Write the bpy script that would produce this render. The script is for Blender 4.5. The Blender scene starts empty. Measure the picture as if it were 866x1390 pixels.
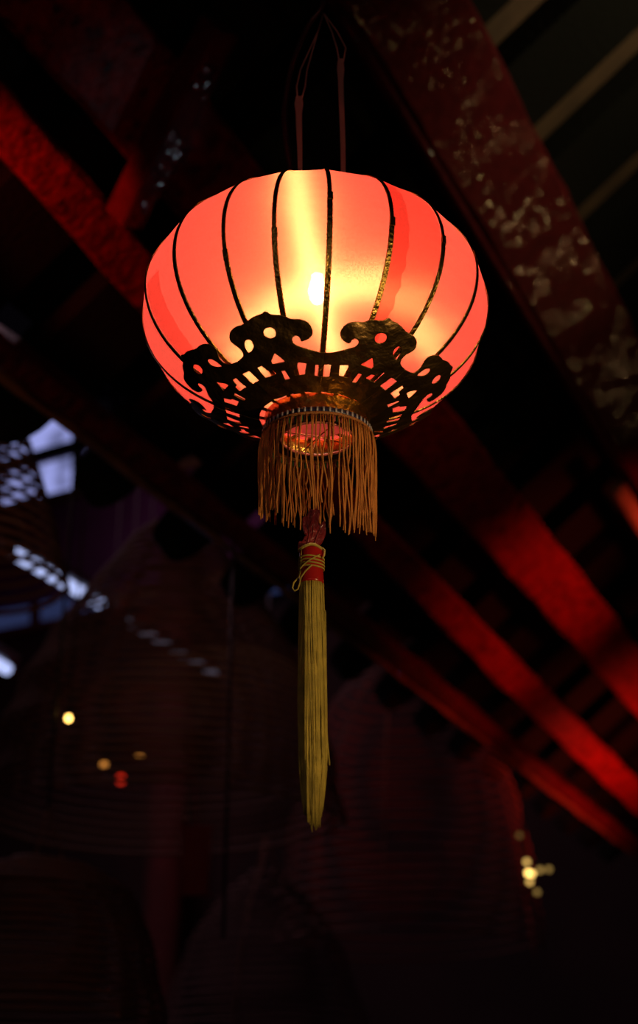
import bpy, math, random
import numpy as np
from mathutils import Vector, Matrix
random.seed(7)
rng = np.random.RandomState(5)
PI = math.pi
sc = bpy.context.scene
col = sc.collection

# ------------------------------------------------------------------ camera geometry
W, H = 866, 1390
FPX = 2000.0
PITCH = math.radians(25.2)
CX, CY = 433.0, 650.0
CAM = Vector((0, 0, 1.5))
FW = Vector((0, math.cos(PITCH), math.sin(PITCH)))
UP = Vector((0, -math.sin(PITCH), math.cos(PITCH)))
RT = Vector((1, 0, 0))

def at(x, y, depth):
    return CAM + (FW + RT * ((x - CX) / FPX) - UP * ((y - CY) / FPX)) * depth

def ray(x, y):
    return (FW + RT * ((x - CX) / FPX) - UP * ((y - CY) / FPX)).normalized()

def at_y(x, y, Y):           # point of the sight line in the upright plane y = Y
    d = ray(x, y)
    return CAM + d * ((Y - CAM.y) / d.y)

# temple axes: D along the purlins, P across, roof slope S, roof normal N (down)
BETA = math.radians(24.3)
D = Vector((math.sin(BETA), math.cos(BETA), 0))
P = Vector((math.cos(BETA), -math.sin(BETA), 0))
Z = Vector((0, 0, 1))
KS = math.radians(37)
S = P * math.cos(KS) + Z * math.sin(KS)
N = P * math.sin(KS) - Z * math.cos(KS)
def roof(u, w, s):           # u up the slope, w along the purlins, s height off the camera
    return CAM + S * u + D * w - N * s
def onroof(x, y, s):
    d = ray(x, y)
    r = d * (-s / d.dot(N))
    return r.dot(S), r.dot(D)

# ------------------------------------------------------------------ helpers
def mesh(name, verts, faces, mat=None, parent=None, smooth=True, mats=None, midx=None):
    me = bpy.data.meshes.new(name)
    me.from_pydata([tuple(v) for v in verts], [], [tuple(f) for f in faces])
    me.update()
    o = bpy.data.objects.new(name, me)
    col.objects.link(o)
    if parent: o.parent = parent
    if mats:
        for m in mats: me.materials.append(m)
        if midx is not None:
            me.polygons.foreach_set('material_index', midx)
    elif mat: me.materials.append(mat)
    if smooth:
        me.polygons.foreach_set('use_smooth', [True] * len(me.polygons))
    return o

def tag(o, label=None, cat=None, group=None, kind=None):
    if label: o['label'] = label
    if cat: o['category'] = cat
    if group: o['group'] = group
    if kind: o['kind'] = kind
    return o

def empty(name, loc=(0, 0, 0)):
    o = bpy.data.objects.new(name, None)
    col.objects.link(o)
    o.location = loc
    o.empty_display_size = .1
    return o

class MB:
    def __init__(s): s.v = []; s.f = []; s.m = []
    def add(s, vs, fs, m=0):
        b = len(s.v); s.v += [Vector(v) for v in vs]; s.f += [tuple(b + i for i in f) for f in fs]; s.m += [m] * len(fs)
    def hexa(s, c, m=0):     # 8 corners, bottom ring then top ring
        s.add(c, [(0, 3, 2, 1), (4, 5, 6, 7), (0, 1, 5, 4), (1, 2, 6, 5), (2, 3, 7, 6), (3, 0, 4, 7)], m)
    def box(s, a, b, m=0):
        x0, y0, z0 = a; x1, y1, z1 = b
        s.hexa([(x0,y0,z0),(x1,y0,z0),(x1,y1,z0),(x0,y1,z0),(x0,y0,z1),(x1,y0,z1),(x1,y1,z1),(x0,y1,z1)], m)
    def tube(s, pts, r, n=6, closed=False, m=0, cap=True):
        pts = [Vector(p) for p in pts]
        L = len(pts)
        rs = r if isinstance(r, (list, tuple)) else [r] * L
        ref = None
        rings = []
        for i, p in enumerate(pts):
            if closed: t = pts[(i + 1) % L] - pts[i - 1]
            else: t = pts[min(i + 1, L - 1)] - pts[max(i - 1, 0)]
            if t.length < 1e-9: t = Vector((0, 0, 1))
            t.normalize()
            if ref is None:
                ref = Vector((0, 0, 1)) if abs(t.z) < .9 else Vector((1, 0, 0))
            a = (ref - t * ref.dot(t))
            if a.length < 1e-6: a = t.orthogonal()
            a.normalize(); b = t.cross(a); ref = a
            rings.append([p + (a * math.cos(2*PI*k/n) + b * math.sin(2*PI*k/n)) * rs[i] for k in range(n)])
        vs = [v for q in rings for v in q]
        fs = []
        for i in range(L if closed else L - 1):
            j = (i + 1) % L
            for k in range(n):
                fs.append((i*n + k, i*n + (k+1) % n, j*n + (k+1) % n, j*n + k))
        if cap and not closed:
            fs.append(tuple(range(n - 1, -1, -1))); fs.append(tuple((L-1)*n + k for k in range(n)))
        s.add(vs, fs, m)
    def lathe(s, prof, c=(0, 0, 0), n=48, m=0, closed=False):
        c = Vector(c); vs = []
        for r, z in prof:
            for k in range(n):
                a = 2*PI*k/n
                vs.append(c + Vector((r*math.cos(a), r*math.sin(a), z)))
        fs = []
        L = len(prof)
        for i in range(L if closed else L - 1):
            j = (i + 1) % L
            for k in range(n):
                fs.append((i*n + k, i*n + (k+1) % n, j*n + (k+1) % n, j*n + k))
        s.add(vs, fs, m)
    def build(s, name, mat, parent=None, smooth=True):
        if isinstance(mat, list): return mesh(name, s.v, s.f, None, parent, smooth, mats=mat, midx=s.m)
        return mesh(name, s.v, s.f, mat, parent, smooth)

def sphere(mb, c, r, n=16, m=0, sz=1.0):
    prof = [(max(1e-5, r*math.sin(PI*i/n)), -r*sz*math.cos(PI*i/n)) for i in range(n + 1)]
    mb.lathe(prof, c, n=n*2, m=m)

# ------------------------------------------------------------------ materials
def newmat(name):
    m = bpy.data.materials.new(name); m.use_nodes = True
    nt = m.node_tree; nt.nodes.clear()
    out = nt.nodes.new('ShaderNodeOutputMaterial')
    return m, nt, out
def nd(nt, typ, **kw):
    n = nt.nodes.new(typ)
    for k, v in kw.items():
        if k in n.inputs.keys(): n.inputs[k].default_value = v
        else: setattr(n, k, v)
    return n
def principled(name, color, rough=.5, metal=0, spec=.5, bump=0, bscale=50, vary=0, vscale=8, dark=None, sheen=0, detail=4, coat=0):
    m, nt, out = newmat(name)
    b = nd(nt, 'ShaderNodeBsdfPrincipled')
    b.inputs['Base Color'].default_value = (*color, 1)
    b.inputs['Roughness'].default_value = rough
    b.inputs['Metallic'].default_value = metal
    b.inputs['Specular IOR Level'].default_value = spec
    b.inputs['Coat Weight'].default_value = coat
    nt.links.new(b.outputs[0], out.inputs[0])
    tc = nd(nt, 'ShaderNodeTexCoord')
    if vary:
        nz = nd(nt, 'ShaderNodeTexNoise'); nz.inputs['Scale'].default_value = vscale; nz.inputs['Detail'].default_value = 6
        nt.links.new(tc.outputs['Object'], nz.inputs['Vector'])
        cr = nd(nt, 'ShaderNodeValToRGB')
        d = dark or tuple(c*(1-vary) for c in color)
        cr.color_ramp.elements[0].color = (*d, 1); cr.color_ramp.elements[1].color = (*color, 1)
        cr.color_ramp.elements[0].position = .35; cr.color_ramp.elements[1].position = .6
        nt.links.new(nz.outputs['Fac'], cr.inputs[0]); nt.links.new(cr.outputs[0], b.inputs['Base Color'])
    if bump:
        nz = nd(nt, 'ShaderNodeTexNoise'); nz.inputs['Scale'].default_value = bscale; nz.inputs['Detail'].default_value = detail
        nt.links.new(tc.outputs['Object'], nz.inputs['Vector'])
        bp = nd(nt, 'ShaderNodeBump'); bp.inputs['Strength'].default_value = bump; bp.inputs['Distance'].default_value = .01
        nt.links.new(nz.outputs['Fac'], bp.inputs['Height']); nt.links.new(bp.outputs[0], b.inputs['Normal'])
    return m
def emitter(name, color, strength):
    m, nt, out = newmat(name)
    e = nd(nt, 'ShaderNodeEmission'); e.inputs[0].default_value = (*color, 1); e.inputs[1].default_value = strength
    nt.links.new(e.outputs[0], out.inputs[0]); return m

def red_paint(name, color=(.30, .012, .008), rough=.5, bump=.38, bscale=34, chips=.32, beads=0):
    """old glossy red paint: lumpy brushed surface, dark chips where it has flaked"""
    m, nt, out = newmat(name)
    b = nd(nt, 'ShaderNodeBsdfPrincipled'); b.inputs['Roughness'].default_value = rough
    tc = nd(nt, 'ShaderNodeTexCoord')
    n1 = nd(nt, 'ShaderNodeTexNoise'); n1.inputs['Scale'].default_value = 22; n1.inputs['Detail'].default_value = 8; n1.inputs['Roughness'].default_value = .65
    nt.links.new(tc.outputs['Object'], n1.inputs['Vector'])
    cr = nd(nt, 'ShaderNodeValToRGB')
    e = cr.color_ramp.elements
    e[0].position = chips; e[0].color = (.004, .002, .002, 1)
    e[1].position = chips + .13; e[1].color = (*[c*.55 for c in color], 1)
    e2 = e.new(.66); e2.color = (*color, 1)
    nt.links.new(n1.outputs['Fac'], cr.inputs[0]); nt.links.new(cr.outputs[0], b.inputs['Base Color'])
    n2 = nd(nt, 'ShaderNodeTexNoise'); n2.inputs['Scale'].default_value = bscale; n2.inputs['Detail'].default_value = 3
    nt.links.new(tc.outputs['Object'], n2.inputs['Vector'])
    vo = nd(nt, 'ShaderNodeTexVoronoi'); vo.inputs['Scale'].default_value = bscale*1.6; vo.feature = 'SMOOTH_F1'
    nt.links.new(tc.outputs['Object'], vo.inputs['Vector'])
    ad = nd(nt, 'ShaderNodeMath', operation='SUBTRACT'); nt.links.new(n2.outputs['Fac'], ad.inputs[0]); nt.links.new(vo.outputs['Distance'], ad.inputs[1])
    bp = nd(nt, 'ShaderNodeBump'); bp.inputs['Strength'].default_value = bump; bp.inputs['Distance'].default_value = .012
    nt.links.new(ad.outputs[0], bp.inputs['Height']); nt.links.new(bp.outputs[0], b.inputs['Normal'])
    b.inputs['Specular IOR Level'].default_value = .22
    if beads:      # runs and droplets of varnish: small glossy dots on duller paint
        v2 = nd(nt, 'ShaderNodeTexVoronoi'); v2.inputs['Scale'].default_value = beads; v2.inputs['Randomness'].default_value = 1
        nt.links.new(tc.outputs['Object'], v2.inputs['Vector'])
        lt = nd(nt, 'ShaderNodeMath', operation='LESS_THAN'); lt.inputs[1].default_value = .30
        nt.links.new(v2.outputs['Distance'], lt.inputs[0])
        n3 = nd(nt, 'ShaderNodeTexNoise'); n3.inputs['Scale'].default_value = 7; n3.inputs['Detail'].default_value = 3
        nt.links.new(tc.outputs['Object'], n3.inputs['Vector'])
        gt = nd(nt, 'ShaderNodeMath', operation='GREATER_THAN'); gt.inputs[1].default_value = .49
        nt.links.new(n3.outputs['Fac'], gt.inputs[0])
        mk = nd(nt, 'ShaderNodeMath', operation='MULTIPLY'); nt.links.new(lt.outputs[0], mk.inputs[0]); nt.links.new(gt.outputs[0], mk.inputs[1])
        for sock, lo, hi in (('Roughness', .7, .13), ('Specular IOR Level', .12, .9)):
            mr = nd(nt, 'ShaderNodeMapRange'); mr.inputs['To Min'].default_value = lo; mr.inputs['To Max'].default_value = hi
            nt.links.new(mk.outputs[0], mr.inputs['Value']); nt.links.new(mr.outputs[0], b.inputs[sock])
    nt.links.new(b.outputs[0], out.inputs[0])
    return m

def fabric(name, diff=(.90, .135, .165), fib=(1, .64, .30), k_trans=.54, k_fib=.47, k_clear=.008, k_refl=.2):
    """thin red gauze: light scattered through it, plus the glint across the threads of its weave"""
    m, nt, out = newmat(name)
    tc = nd(nt, 'ShaderNodeTexCoord')
    geo = nd(nt, 'ShaderNodeNewGeometry')
    # weave: fine thread colour variation
    nz = nd(nt, 'ShaderNodeTexNoise'); nz.inputs['Scale'].default_value = 330; nz.inputs['Detail'].default_value = 2
    nt.links.new(tc.outputs['Object'], nz.inputs['Vector'])
    mr = nd(nt, 'ShaderNodeMapRange'); mr.inputs['From Min'].default_value = .3; mr.inputs['From Max'].default_value = .7
    mr.inputs['To Min'].default_value = .76; mr.inputs['To Max'].default_value = 1.0
    nt.links.new(nz.outputs['Fac'], mr.inputs['Value'])
    mul = nd(nt, 'ShaderNodeVectorMath', operation='SCALE'); mul.inputs[0].default_value = diff
    nt.links.new(mr.outputs[0], mul.inputs['Scale'])
    tr = nd(nt, 'ShaderNodeBsdfTranslucent'); nt.links.new(mul.outputs[0], tr.inputs['Color'])
    # tangents of the two thread families
    zc = nd(nt, 'ShaderNodeVectorMath', operation='CROSS_PRODUCT'); zc.inputs[0].default_value = (-.2, 0, 1)
    nt.links.new(geo.outputs['Normal'], zc.inputs[1])
    th = nd(nt, 'ShaderNodeVectorMath', operation='NORMALIZE'); nt.links.new(zc.outputs[0], th.inputs[0])
    cv = nd(nt, 'ShaderNodeVectorMath', operation='CROSS_PRODUCT'); nt.links.new(geo.outputs['Normal'], cv.inputs[0]); nt.links.new(th.outputs[0], cv.inputs[1])
    def hair(tan, ru, rv):
        h = nd(nt, 'ShaderNodeBsdfHair'); h.component = 'Transmission'
        h.inputs['Color'].default_value = (*fib, 1)
        h.inputs['Offset'].default_value = 0; h.inputs['RoughnessU'].default_value = ru; h.inputs['RoughnessV'].default_value = rv
        nt.links.new(tan.outputs[0], h.inputs['Tangent']); return h
    h1 = hair(th, .03, 1.0); h2 = hair(cv, .03, 1.0)
    mh = nd(nt, 'ShaderNodeMixShader'); mh.inputs[0].default_value = .5
    nt.links.new(h1.outputs[0], mh.inputs[1]); nt.links.new(h2.outputs[0], mh.inputs[2])
    df = nd(nt, 'ShaderNodeBsdfDiffuse'); df.inputs[0].default_value = (*[c*.9 for c in diff], 1)
    tp = nd(nt, 'ShaderNodeBsdfTransparent')
    def mix(a, b, f):
        q = nd(nt, 'ShaderNodeMixShader'); q.inputs[0].default_value = f
        nt.links.new(a.outputs[0], q.inputs[1]); nt.links.new(b.outputs[0], q.inputs[2]); return q
    tot = k_trans + k_fib
    a = mix(tr, mh, k_fib / tot)
    a = mix(a, df, k_refl / (tot + k_refl))
    a = mix(a, tp, k_clear)
    nt.links.new(a.outputs[0], out.inputs[0])
    return m

M = {}
M['fabric'] = fabric('red_gauze')
M['fabric_dark'] = fabric('red_gauze_hem', diff=(.95, .10, .12), fib=(1, .25, .12), k_trans=.5, k_fib=.05, k_clear=.45)
M['rib'] = principled('gilt_rib', (.50, .33, .08), rough=.30, metal=1, bump=.3, bscale=200)
M['brass'] = principled('brass_sheet', (.34, .21, .075), rough=.42, metal=1, bump=.6, bscale=38, vary=.35, vscale=30)
M['collar'] = principled('gold_foil_band', (.72, .42, .10), rough=.28, metal=1, bump=.35, bscale=60)
M['dark_board'] = principled('dark_card', (.05, .02, .015), rough=.8)
M['white_bead'] = principled('white_bead', (.42, .40, .46), rough=.35)
M['blue_bead'] = principled('navy_bead', (.012, .016, .07), rough=.35)
M['braid'] = principled('braid_cord', (.42, .17, .05), rough=.7, bump=.5, bscale=500)
M['pink'] = principled('pink_thread', (.55, .12, .12), rough=.7)
M['green'] = principled('green_thread', (.03, .20, .09), rough=.7)
M['thread'] = principled('gold_silk', (.52, .42, .075), rough=.45, bump=.4, bscale=900, vary=.3, vscale=60)
M['thread_orange'] = principled('orange_silk', (.68, .27, .06), rough=.5, bump=.4, bscale=900, vary=.3, vscale=60)
M['satin'] = principled('red_satin', (.34, .012, .012), rough=.25)
M['lacquer'] = principled('carved_red_lacquer', (.20, .018, .026), rough=.3, bump=.5, bscale=150)
M['copper'] = principled('copper_wire', (.80, .36, .22), rough=.3, metal=1)
M['ring'] = principled('pink_enamel_ring', (.75, .22, .2), rough=.4)
M['porcelain'] = principled('lamp_socket', (.25, .10, .06), rough=.4)
M['strap'] = principled('tin_strap', (.55, .36, .30), rough=.5, metal=.4)
M['cord'] = principled('dark_flex', (.03, .012, .014), rough=.4)
M['bulb'] = emitter('lit_filament_bulb', (1, .62, .34), 390)
M['glass'] = principled('clear', (.9, .9, .9), rough=.1)
M['paint'] = red_paint('old_red_paint')
M['paint_gloss'] = red_paint('old_red_gloss', color=(.12, .008, .010), bump=.26, bscale=30, chips=.2, beads=85)
M['paint_dark'] = red_paint('sooty_red_paint', color=(.12, .010, .012), rough=.3, bump=.7, bscale=30)
M['eave'] = principled('brown_eave_board', (.20, .075, .03), rough=.5, bump=.4, bscale=40, vary=.5, vscale=12)
M['soot'] = principled('sooty_shaded_timber', (.008, .009, .007), rough=.85, spec=.06, bump=.6, bscale=60)  # black rafter timber; on the lower ceiling this black stands in for shade
M['plank'] = principled('brown_plank', (.085, .054, .024), rough=.8, bump=.4, bscale=50, vary=.3)
M['batten'] = principled('raw_batten', (.42, .30, .13), rough=.6, vary=.3)
M['coil'] = principled('incense_coil', (.36, .17, .11), rough=.7, bump=.3, bscale=80)
M['coil_dim'] = principled('incense_coil_dim', (.13, .05, .04), rough=.7, bump=.3, bscale=80)  # darker copy of the coil colour, with the dimness put into it
M['string'] = principled('coil_string', (.25, .10, .05), rough=.8)
M['card'] = principled('red_prayer_card', (.42, .03, .04), rough=.6)
M['wall'] = principled('dark_plum_wall', (.20, .05, .20), rough=.9, vary=.5, vscale=1.2)
M['plaster'] = principled('smoky_wall', (.022, .008, .009), rough=.95, vary=.6, vscale=.8)
M['sill'] = principled('ochre_sill', (.22, .11, .05), rough=.7)
M['mullion'] = principled('dark_window_bar', (.06, .012, .02), rough=.7)
M['pillar'] = principled('red_pillar', (.08, .012, .012), rough=.9, vary=.3)
M['iron'] = principled('lamp_iron', (.04, .03, .03), rough=.5)
M['floor'] = principled('dark_floor', (.05, .04, .04), rough=.7, vary=.4)

# ------------------------------------------------------------------ THE LANTERN
LC = at(427.2, 423, 1.92)                       # centre of the globe
A_, BU, BL = .224, .152, .161
lantern = empty('hanging_lantern', LC)
tag(lantern, 'glowing round red silk lantern with gold ribs, brass fretwork and a yellow tassel', 'lantern')
def L(v): return Vector(v)                      # lantern parts are written in its own space
def rz(psi):
    p = math.radians(psi)
    return A_*math.cos(p), (BU if psi > 0 else BL)*math.sin(p)
def gpt(az, psi, off=0.0):
    r, z = rz(psi)
    a = math.radians(az)
    p = math.radians(psi)
    nr, nz_ = math.cos(p)/A_, math.sin(p)/(BU if psi > 0 else BL)
    l = math.hypot(nr, nz_); r += off*nr/l; z += off*nz_/l
    return Vector((r*math.sin(a), -r*math.cos(a), z))
ribs_az = [4.7, 24, 43.6, 64, 84.5, 104.5, 125, 145.5, 166, 186.5, 207, 227.5, 248, 268.5, 289, 311, 331.5, 348]
PSI0, PSI1 = -75.5, 74
psis = np.linspace(PSI0, PSI1, 76)
SUB = 10
def shade_mesh(azlist, wrap, off=0.0, seed=0, sub=SUB):
    verts, faces, cols = [], [], []
    n = len(azlist)
    panels = n if wrap else n - 1
    for i in range(panels):
        a0, a1 = azlist[i], azlist[(i+1) % n]
        if a1 < a0: a1 += 360
        for j in range(sub if (wrap or i < panels-1) else sub + 1):
            cols.append((a0, a1, j/sub))
    rr = np.random.RandomState(seed)
    ph = rr.rand(8)*6.28
    for ci, (a0, a1, t) in enumerate(cols):
        for psi in psis:
            p0, p1 = gpt(a0, psi, off), gpt(a1, psi, off)
            chord = p0.lerp(p1, t)
            arc = gpt(a0 + (a1-a0)*t, psi, off)
            q = chord.lerp(arc, .25)
            e = math.sin(PI*t)
            q2 = q.copy()
            rad = Vector((q.x, q.y, 0)); rad.normalize()
            wr = .0007*math.sin(psi*.9 + ph[0] + 3*math.sin(a0))*(1-e)*e*4 + .0006*math.sin(psi*.23+a0+ph[1])*e
            q2 += rad*wr
            verts.append(q2)
    m = len(psis); nc = len(cols)
    for i in range(nc if wrap else nc - 1):
        j = (i+1) % nc
        for k in range(m-1):
            faces.append((i*m+k, j*m+k, j*m+k+1, i*m+k+1))
    return verts, faces
v, f = shade_mesh(ribs_az, True)
shade = mesh('shade', v, f, M['fabric'], lantern)
# doubled hem of cloth right of one rib, and another at the lower left
def hem(a0, a1, ps0, ps1, seed):
    rr = np.random.RandomState(seed)
    vs, fs = [], []
    nn, mm = 8, 60
    for i in range(nn+1):
        for k in range(mm+1):
            psi = ps0 + (ps1-ps0)*k/mm
            edge = a1 + .35*math.sin(psi*1.9)+.25*math.sin(psi*.7+1) 
            az = a0 + (edge-a0)*i/nn
            # lies just inside the flat panel
            ia = max(j for j in range(len(ribs_az)) if ribs_az[j] <= (a0 % 360) + .01)
            A0 = ribs_az[ia]; A1 = ribs_az[(ia+1) % len(ribs_az)]
            if A1 < A0: A1 += 360
            azz = az % 360
            t = (azz-A0)/(A1-A0)
            q = gpt(A0, psi).lerp(gpt(A1, psi), t).lerp(gpt(azz, psi), .25)
            q *= .990 if seed != 3 else .986
            vs.append(q)
    for i in range(nn):
        for k in range(mm):
            fs.append((i*(mm+1)+k, (i+1)*(mm+1)+k, (i+1)*(mm+1)+k+1, i*(mm+1)+k+1))
    o = mesh('shade_hem', vs, fs, M['fabric_dark'], lantern)
    o['label'] = 'deeper red overlapped strip of silk'
hem(24.2, 42.8, -72, 72, 1)
hem(24.2, 30.5, -70, 70, 3)
hem(290, 299.5, -62, -2, 2)

# ribs: bent strips of gilt sheet
for i, az in enumerate(ribs_az):
    mb = MB()
    hw = .0035
    vs, fs = [], []
    pl = np.linspace(PSI0-1.5, PSI1+1, 70)
    rr = np.random.RandomState(i)
    j1, j2 = rr.uniform(-30, 40), rr.uniform(.2, .5)
    for psi in pl:
        r, _ = rz(psi)
        lean = .9*(psi/90.0)*(1 if i % 2 else .4)
        a = az + lean
        wv = hw*(1.0 if psi < j1 else .82)
        c_in, c_out = gpt(a, psi, .0008), gpt(a, psi, .0018)
        t = Vector((math.cos(math.radians(a)), math.sin(math.radians(a)), 0))
        vs += [c_in - t*wv, c_in + t*wv, c_out + t*wv*.8, c_out - t*wv*.8]
    for k in range(len(pl)-1):
        for q in range(4):
            fs.append((4*k+q, 4*k+(q+1) % 4, 4*k+4+(q+1) % 4, 4*k+4+q))
    fs += [(3, 2, 1, 0), tuple(4*(len(pl)-1)+q for q in range(4))]
    mb.add(vs, fs)
    o = mb.build('rib', M['rib'], lantern, smooth=False)
    # the small crimped sleeve where two lengths of strip overlap
    js = j1
    vs = []
    for psi in (js-2.2, js+2.2):
        a = az + .9*(psi/90.0)*(1 if i % 2 else .4)
        c_in, c_out = gpt(a+.12, psi, .0006), gpt(a+.12, psi, .0024)
        t = Vector((math.cos(math.radians(a)), math.sin(math.radians(a)), 0))
        vs += [c_in - t*.0036, c_in + t*.0036, c_out + t*.0034, c_out - t*.0034]
    s = MB(); s.hexa([vs[0], vs[1], vs[5], vs[4], vs[3], vs[2], vs[6], vs[7]])
    s.build('rib_joint', M['rib'], o, smooth=False)

# ---- pierced brass fretwork: a mirrored half unit, cut out by marching squares
AX0, AX1 = 5.5, 54.2
OUT = [(5.5,-55.6),(8.17,-55.55),(13.03,-54.42),(17.31,-53.25),(19.94,-52.17),(20.98,-51.14),(21.22,-50.07),(20.42,-49.18),(18.99,-48.81),(17.79,-49.41),(17.47,-50.46),(17.22,-51.21),(15.68,-51.1),(13.42,-50.33),(12.0,-49.05),(11.53,-47.82),(11.8,-46.12),(12.75,-44.63),(14.38,-43.48),(16.74,-42.84),(18.93,-42.71),(20.51,-42.59),(22.34,-41.41),(24.06,-40.84),(28.12,-40.27),(29.52,-38.44),(31.65,-39.46),(34.53,-39.51),(37.8,-40.49),(40.25,-41.36),(43.09,-41.22),(46.27,-41.82),(48.16,-43.03),(49.51,-45.16),(48.88,-46.97),(47.65,-48.46),(47.3,-50.17),(47.75,-51.98),(50.6,-52.8),(54.2,-53.1)]
HOLES = [
 [(42.38,-46.99),(40.84,-47.08),(39.99,-47.82),(39.55,-48.98),(40.38,-50.35),(42.46,-51.37),(44.9,-51.94),(44.51,-49.7),(43.98,-48.22)],
 [(30.4+2.75*math.cos(2*PI*k/16), -46.6+2.05*math.sin(2*PI*k/16)) for k in range(16)],
 [(27.55,-58.18),(31.55,-54.32),(35.37,-57.18),(35.44,-58.27)],
 [(5.5,-60.4),(10.2,-60.25),(10.9,-65.1),(5.5,-65.2)],
 [(15.56,-59.76),(20.51,-59.22),(22.0,-61.73),(24.06,-61.8),(24.53,-64.23),(17.6,-64.27)],
 [(36.2,-62.5),(37.6,-60.34),(40.8,-60.16),(42.3,-57.94),(45.3,-57.95),(44.9,-62.64)],
 [(51.0,-62.9),(51.2,-58.0),(54.2,-58.0),(54.2,-62.9)],
 [(29.0,-65.6),(29.8,-61.7),(32.4,-61.7),(32.8,-65.6)],
]
OUT += [(54.2,-72.2),(5.5,-72.2)]
def chaikin(pts, it, keep=lambda i: False):
    for _ in range(it):
        q = []
        n = len(pts)
        for i in range(n):
            a, b = pts[i], pts[(i+1) % n]
            q.append((a[0]*.75+b[0]*.25, a[1]*.75+b[1]*.25)); q.append((a[0]*.25+b[0]*.75, a[1]*.25+b[1]*.75))
        pts = q
    return pts
up_ = OUT[:-2]
# smooth the upper outline as an open curve
def smooth_open(pts, it):
    for _ in range(it):
        q = [pts[0]]
        for i in range(len(pts)-1):
            a, b = pts[i], pts[i+1]
            q.append((a[0]*.75+b[0]*.25, a[1]*.75+b[1]*.25)); q.append((a[0]*.25+b[0]*.75, a[1]*.25+b[1]*.75))
        q.append(pts[-1]); pts = q
    return pts
OUTS = smooth_open(up_, 2)
OUTS = [(2.0, OUTS[0][1])] + OUTS + [(58, OUTS[-1][1]), (58, -72.2), (2.0, -72.2)]
HOLS = [chaikin(HOLES[0], 2), HOLES[1], HOLES[2]]
h3 = [(0, -60.4), *HOLES[3][1:3], (0, -65.2)]
HOLS += [h3, HOLES[4], HOLES[5], [(51.0,-62.9),(51.2,-58.0),(60,-58.0),(60,-62.9)], HOLES[7]]
def sdf(poly, X, Y):      # negative inside
    P_ = np.array(poly); n = len(P_)
    d = np.full(X.shape, 1e9); ins = np.zeros(X.shape, bool)
    for i in range(n):
        ax, ay = P_[i]; bx, by = P_[(i+1) % n]
        ex, ey = bx-ax, by-ay
        wx, wy = X-ax, Y-ay
        t = np.clip((wx*ex+wy*ey)/(ex*ex+ey*ey+1e-12), 0, 1)
        d = np.minimum(d, (wx-ex*t)**2+(wy-ey*t)**2)
        c = ((ay > Y) != (by > Y)) & (X < (bx-ax)*(Y-ay)/(by-ay+1e-12)+ax)
        ins ^= c
    d = np.sqrt(d)
    return np.where(ins, -d, d)
NU, NV = 116, 92
us = np.linspace(AX0, AX1, NU); vsq = np.linspace(-72.4, -37.8, NV)
GX, GY = np.meshgrid(us, vsq, indexing='ij')
F = sdf(OUTS, GX, GY)
for h in HOLS: F = np.maximum(F, -sdf(h, GX, GY))
F = np.where(np.abs(F) < 1e-4, -1e-4, F)
# marching squares (keeps F<0)
pv, pf, key = [], [], {}
def vid(k, p):
    if k not in key: key[k] = len(pv); pv.append(p)
    return key[k]
for i in range(NU-1):
    for j in range(NV-1):
        cs = [(i,j),(i+1,j),(i+1,j+1),(i,j+1)]
        fv = [F[c] for c in cs]
        if all(x > 0 for x in fv): continue
        poly = []
        for q in range(4):
            a, b = cs[q], cs[(q+1) % 4]; fa, fb = fv[q], fv[(q+1) % 4]
            if fa <= 0: poly.append(vid(('c', a), (us[a[0]], vsq[a[1]])))
            if (fa <= 0) != (fb <= 0):
                t = fa/(fa-fb); t = min(.98, max(.02, t))
                pa = (us[a[0]], vsq[a[1]]); pb = (us[b[0]], vsq[b[1]])
                k = ('e',)+tuple(sorted((a, b)))
                poly.append(vid(k, (pa[0]+(pb[0]-pa[0])*t, pa[1]+(pb[1]-pa[1])*t)))
        if len(poly) >= 3: pf.append(tuple(poly))
# four plates, each the mirrored pair about its own dip; centres follow the irregular spacing of the photo
HALF = AX1-AX0
plates = [(5.5, 1.0, 1.0), (102.9+41.5, 41.5/HALF, 41.5/HALF)]
spans = [(5.5, 48.7, 49.2), (103.0, 48.0, 40.0), (188.0, 0, 0)]
# slot axes at 54.2, -43.7 ; next dips at 102.0, -93.0 ; rear slot at 143, 225 ; rear dip 184
anch = [(-43.7, 5.5, 54.2), (54.2, 102.0, 143.5), (143.5, 184.0, 225.0), (225.0, 267.5, 316.3)]
for k, (s0, c, s1) in enumerate(anch):
    vs, fs = [], []
    for side, span in ((1, s1-c), (-1, c-s0)):
        b = len(vs)
        base_off = .0030 if side == 1 else .0034
        for (u, psi) in pv:
            az = c + side*(u-AX0)/HALF*span
            wob = .0006*math.sin(az*.35+psi*.5) + .0009*max(0, (psi+50)/12)*math.sin(az*.21+1.3)
            vs.append(gpt(az, psi, base_off+wob))
        for fc in pf:
            ids = tuple(b+i for i in fc)
            fs.append(ids if side == 1 else ids[::-1])
    o = mesh('fretwork_plate', vs, fs, M['brass'], lantern)
    me = o.data
    import bmesh
    bm = bmesh.new(); bm.from_mesh(me); bmesh.ops.remove_doubles(bm, verts=bm.verts, dist=.00006)
    bm.to_mesh(me); bm.free()
    me.polygons.foreach_set('use_smooth', [True]*len(me.polygons))
    sd = o.modifiers.new('thick', 'SOLIDIFY'); sd.thickness = .0008; sd.offset = 0

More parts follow.
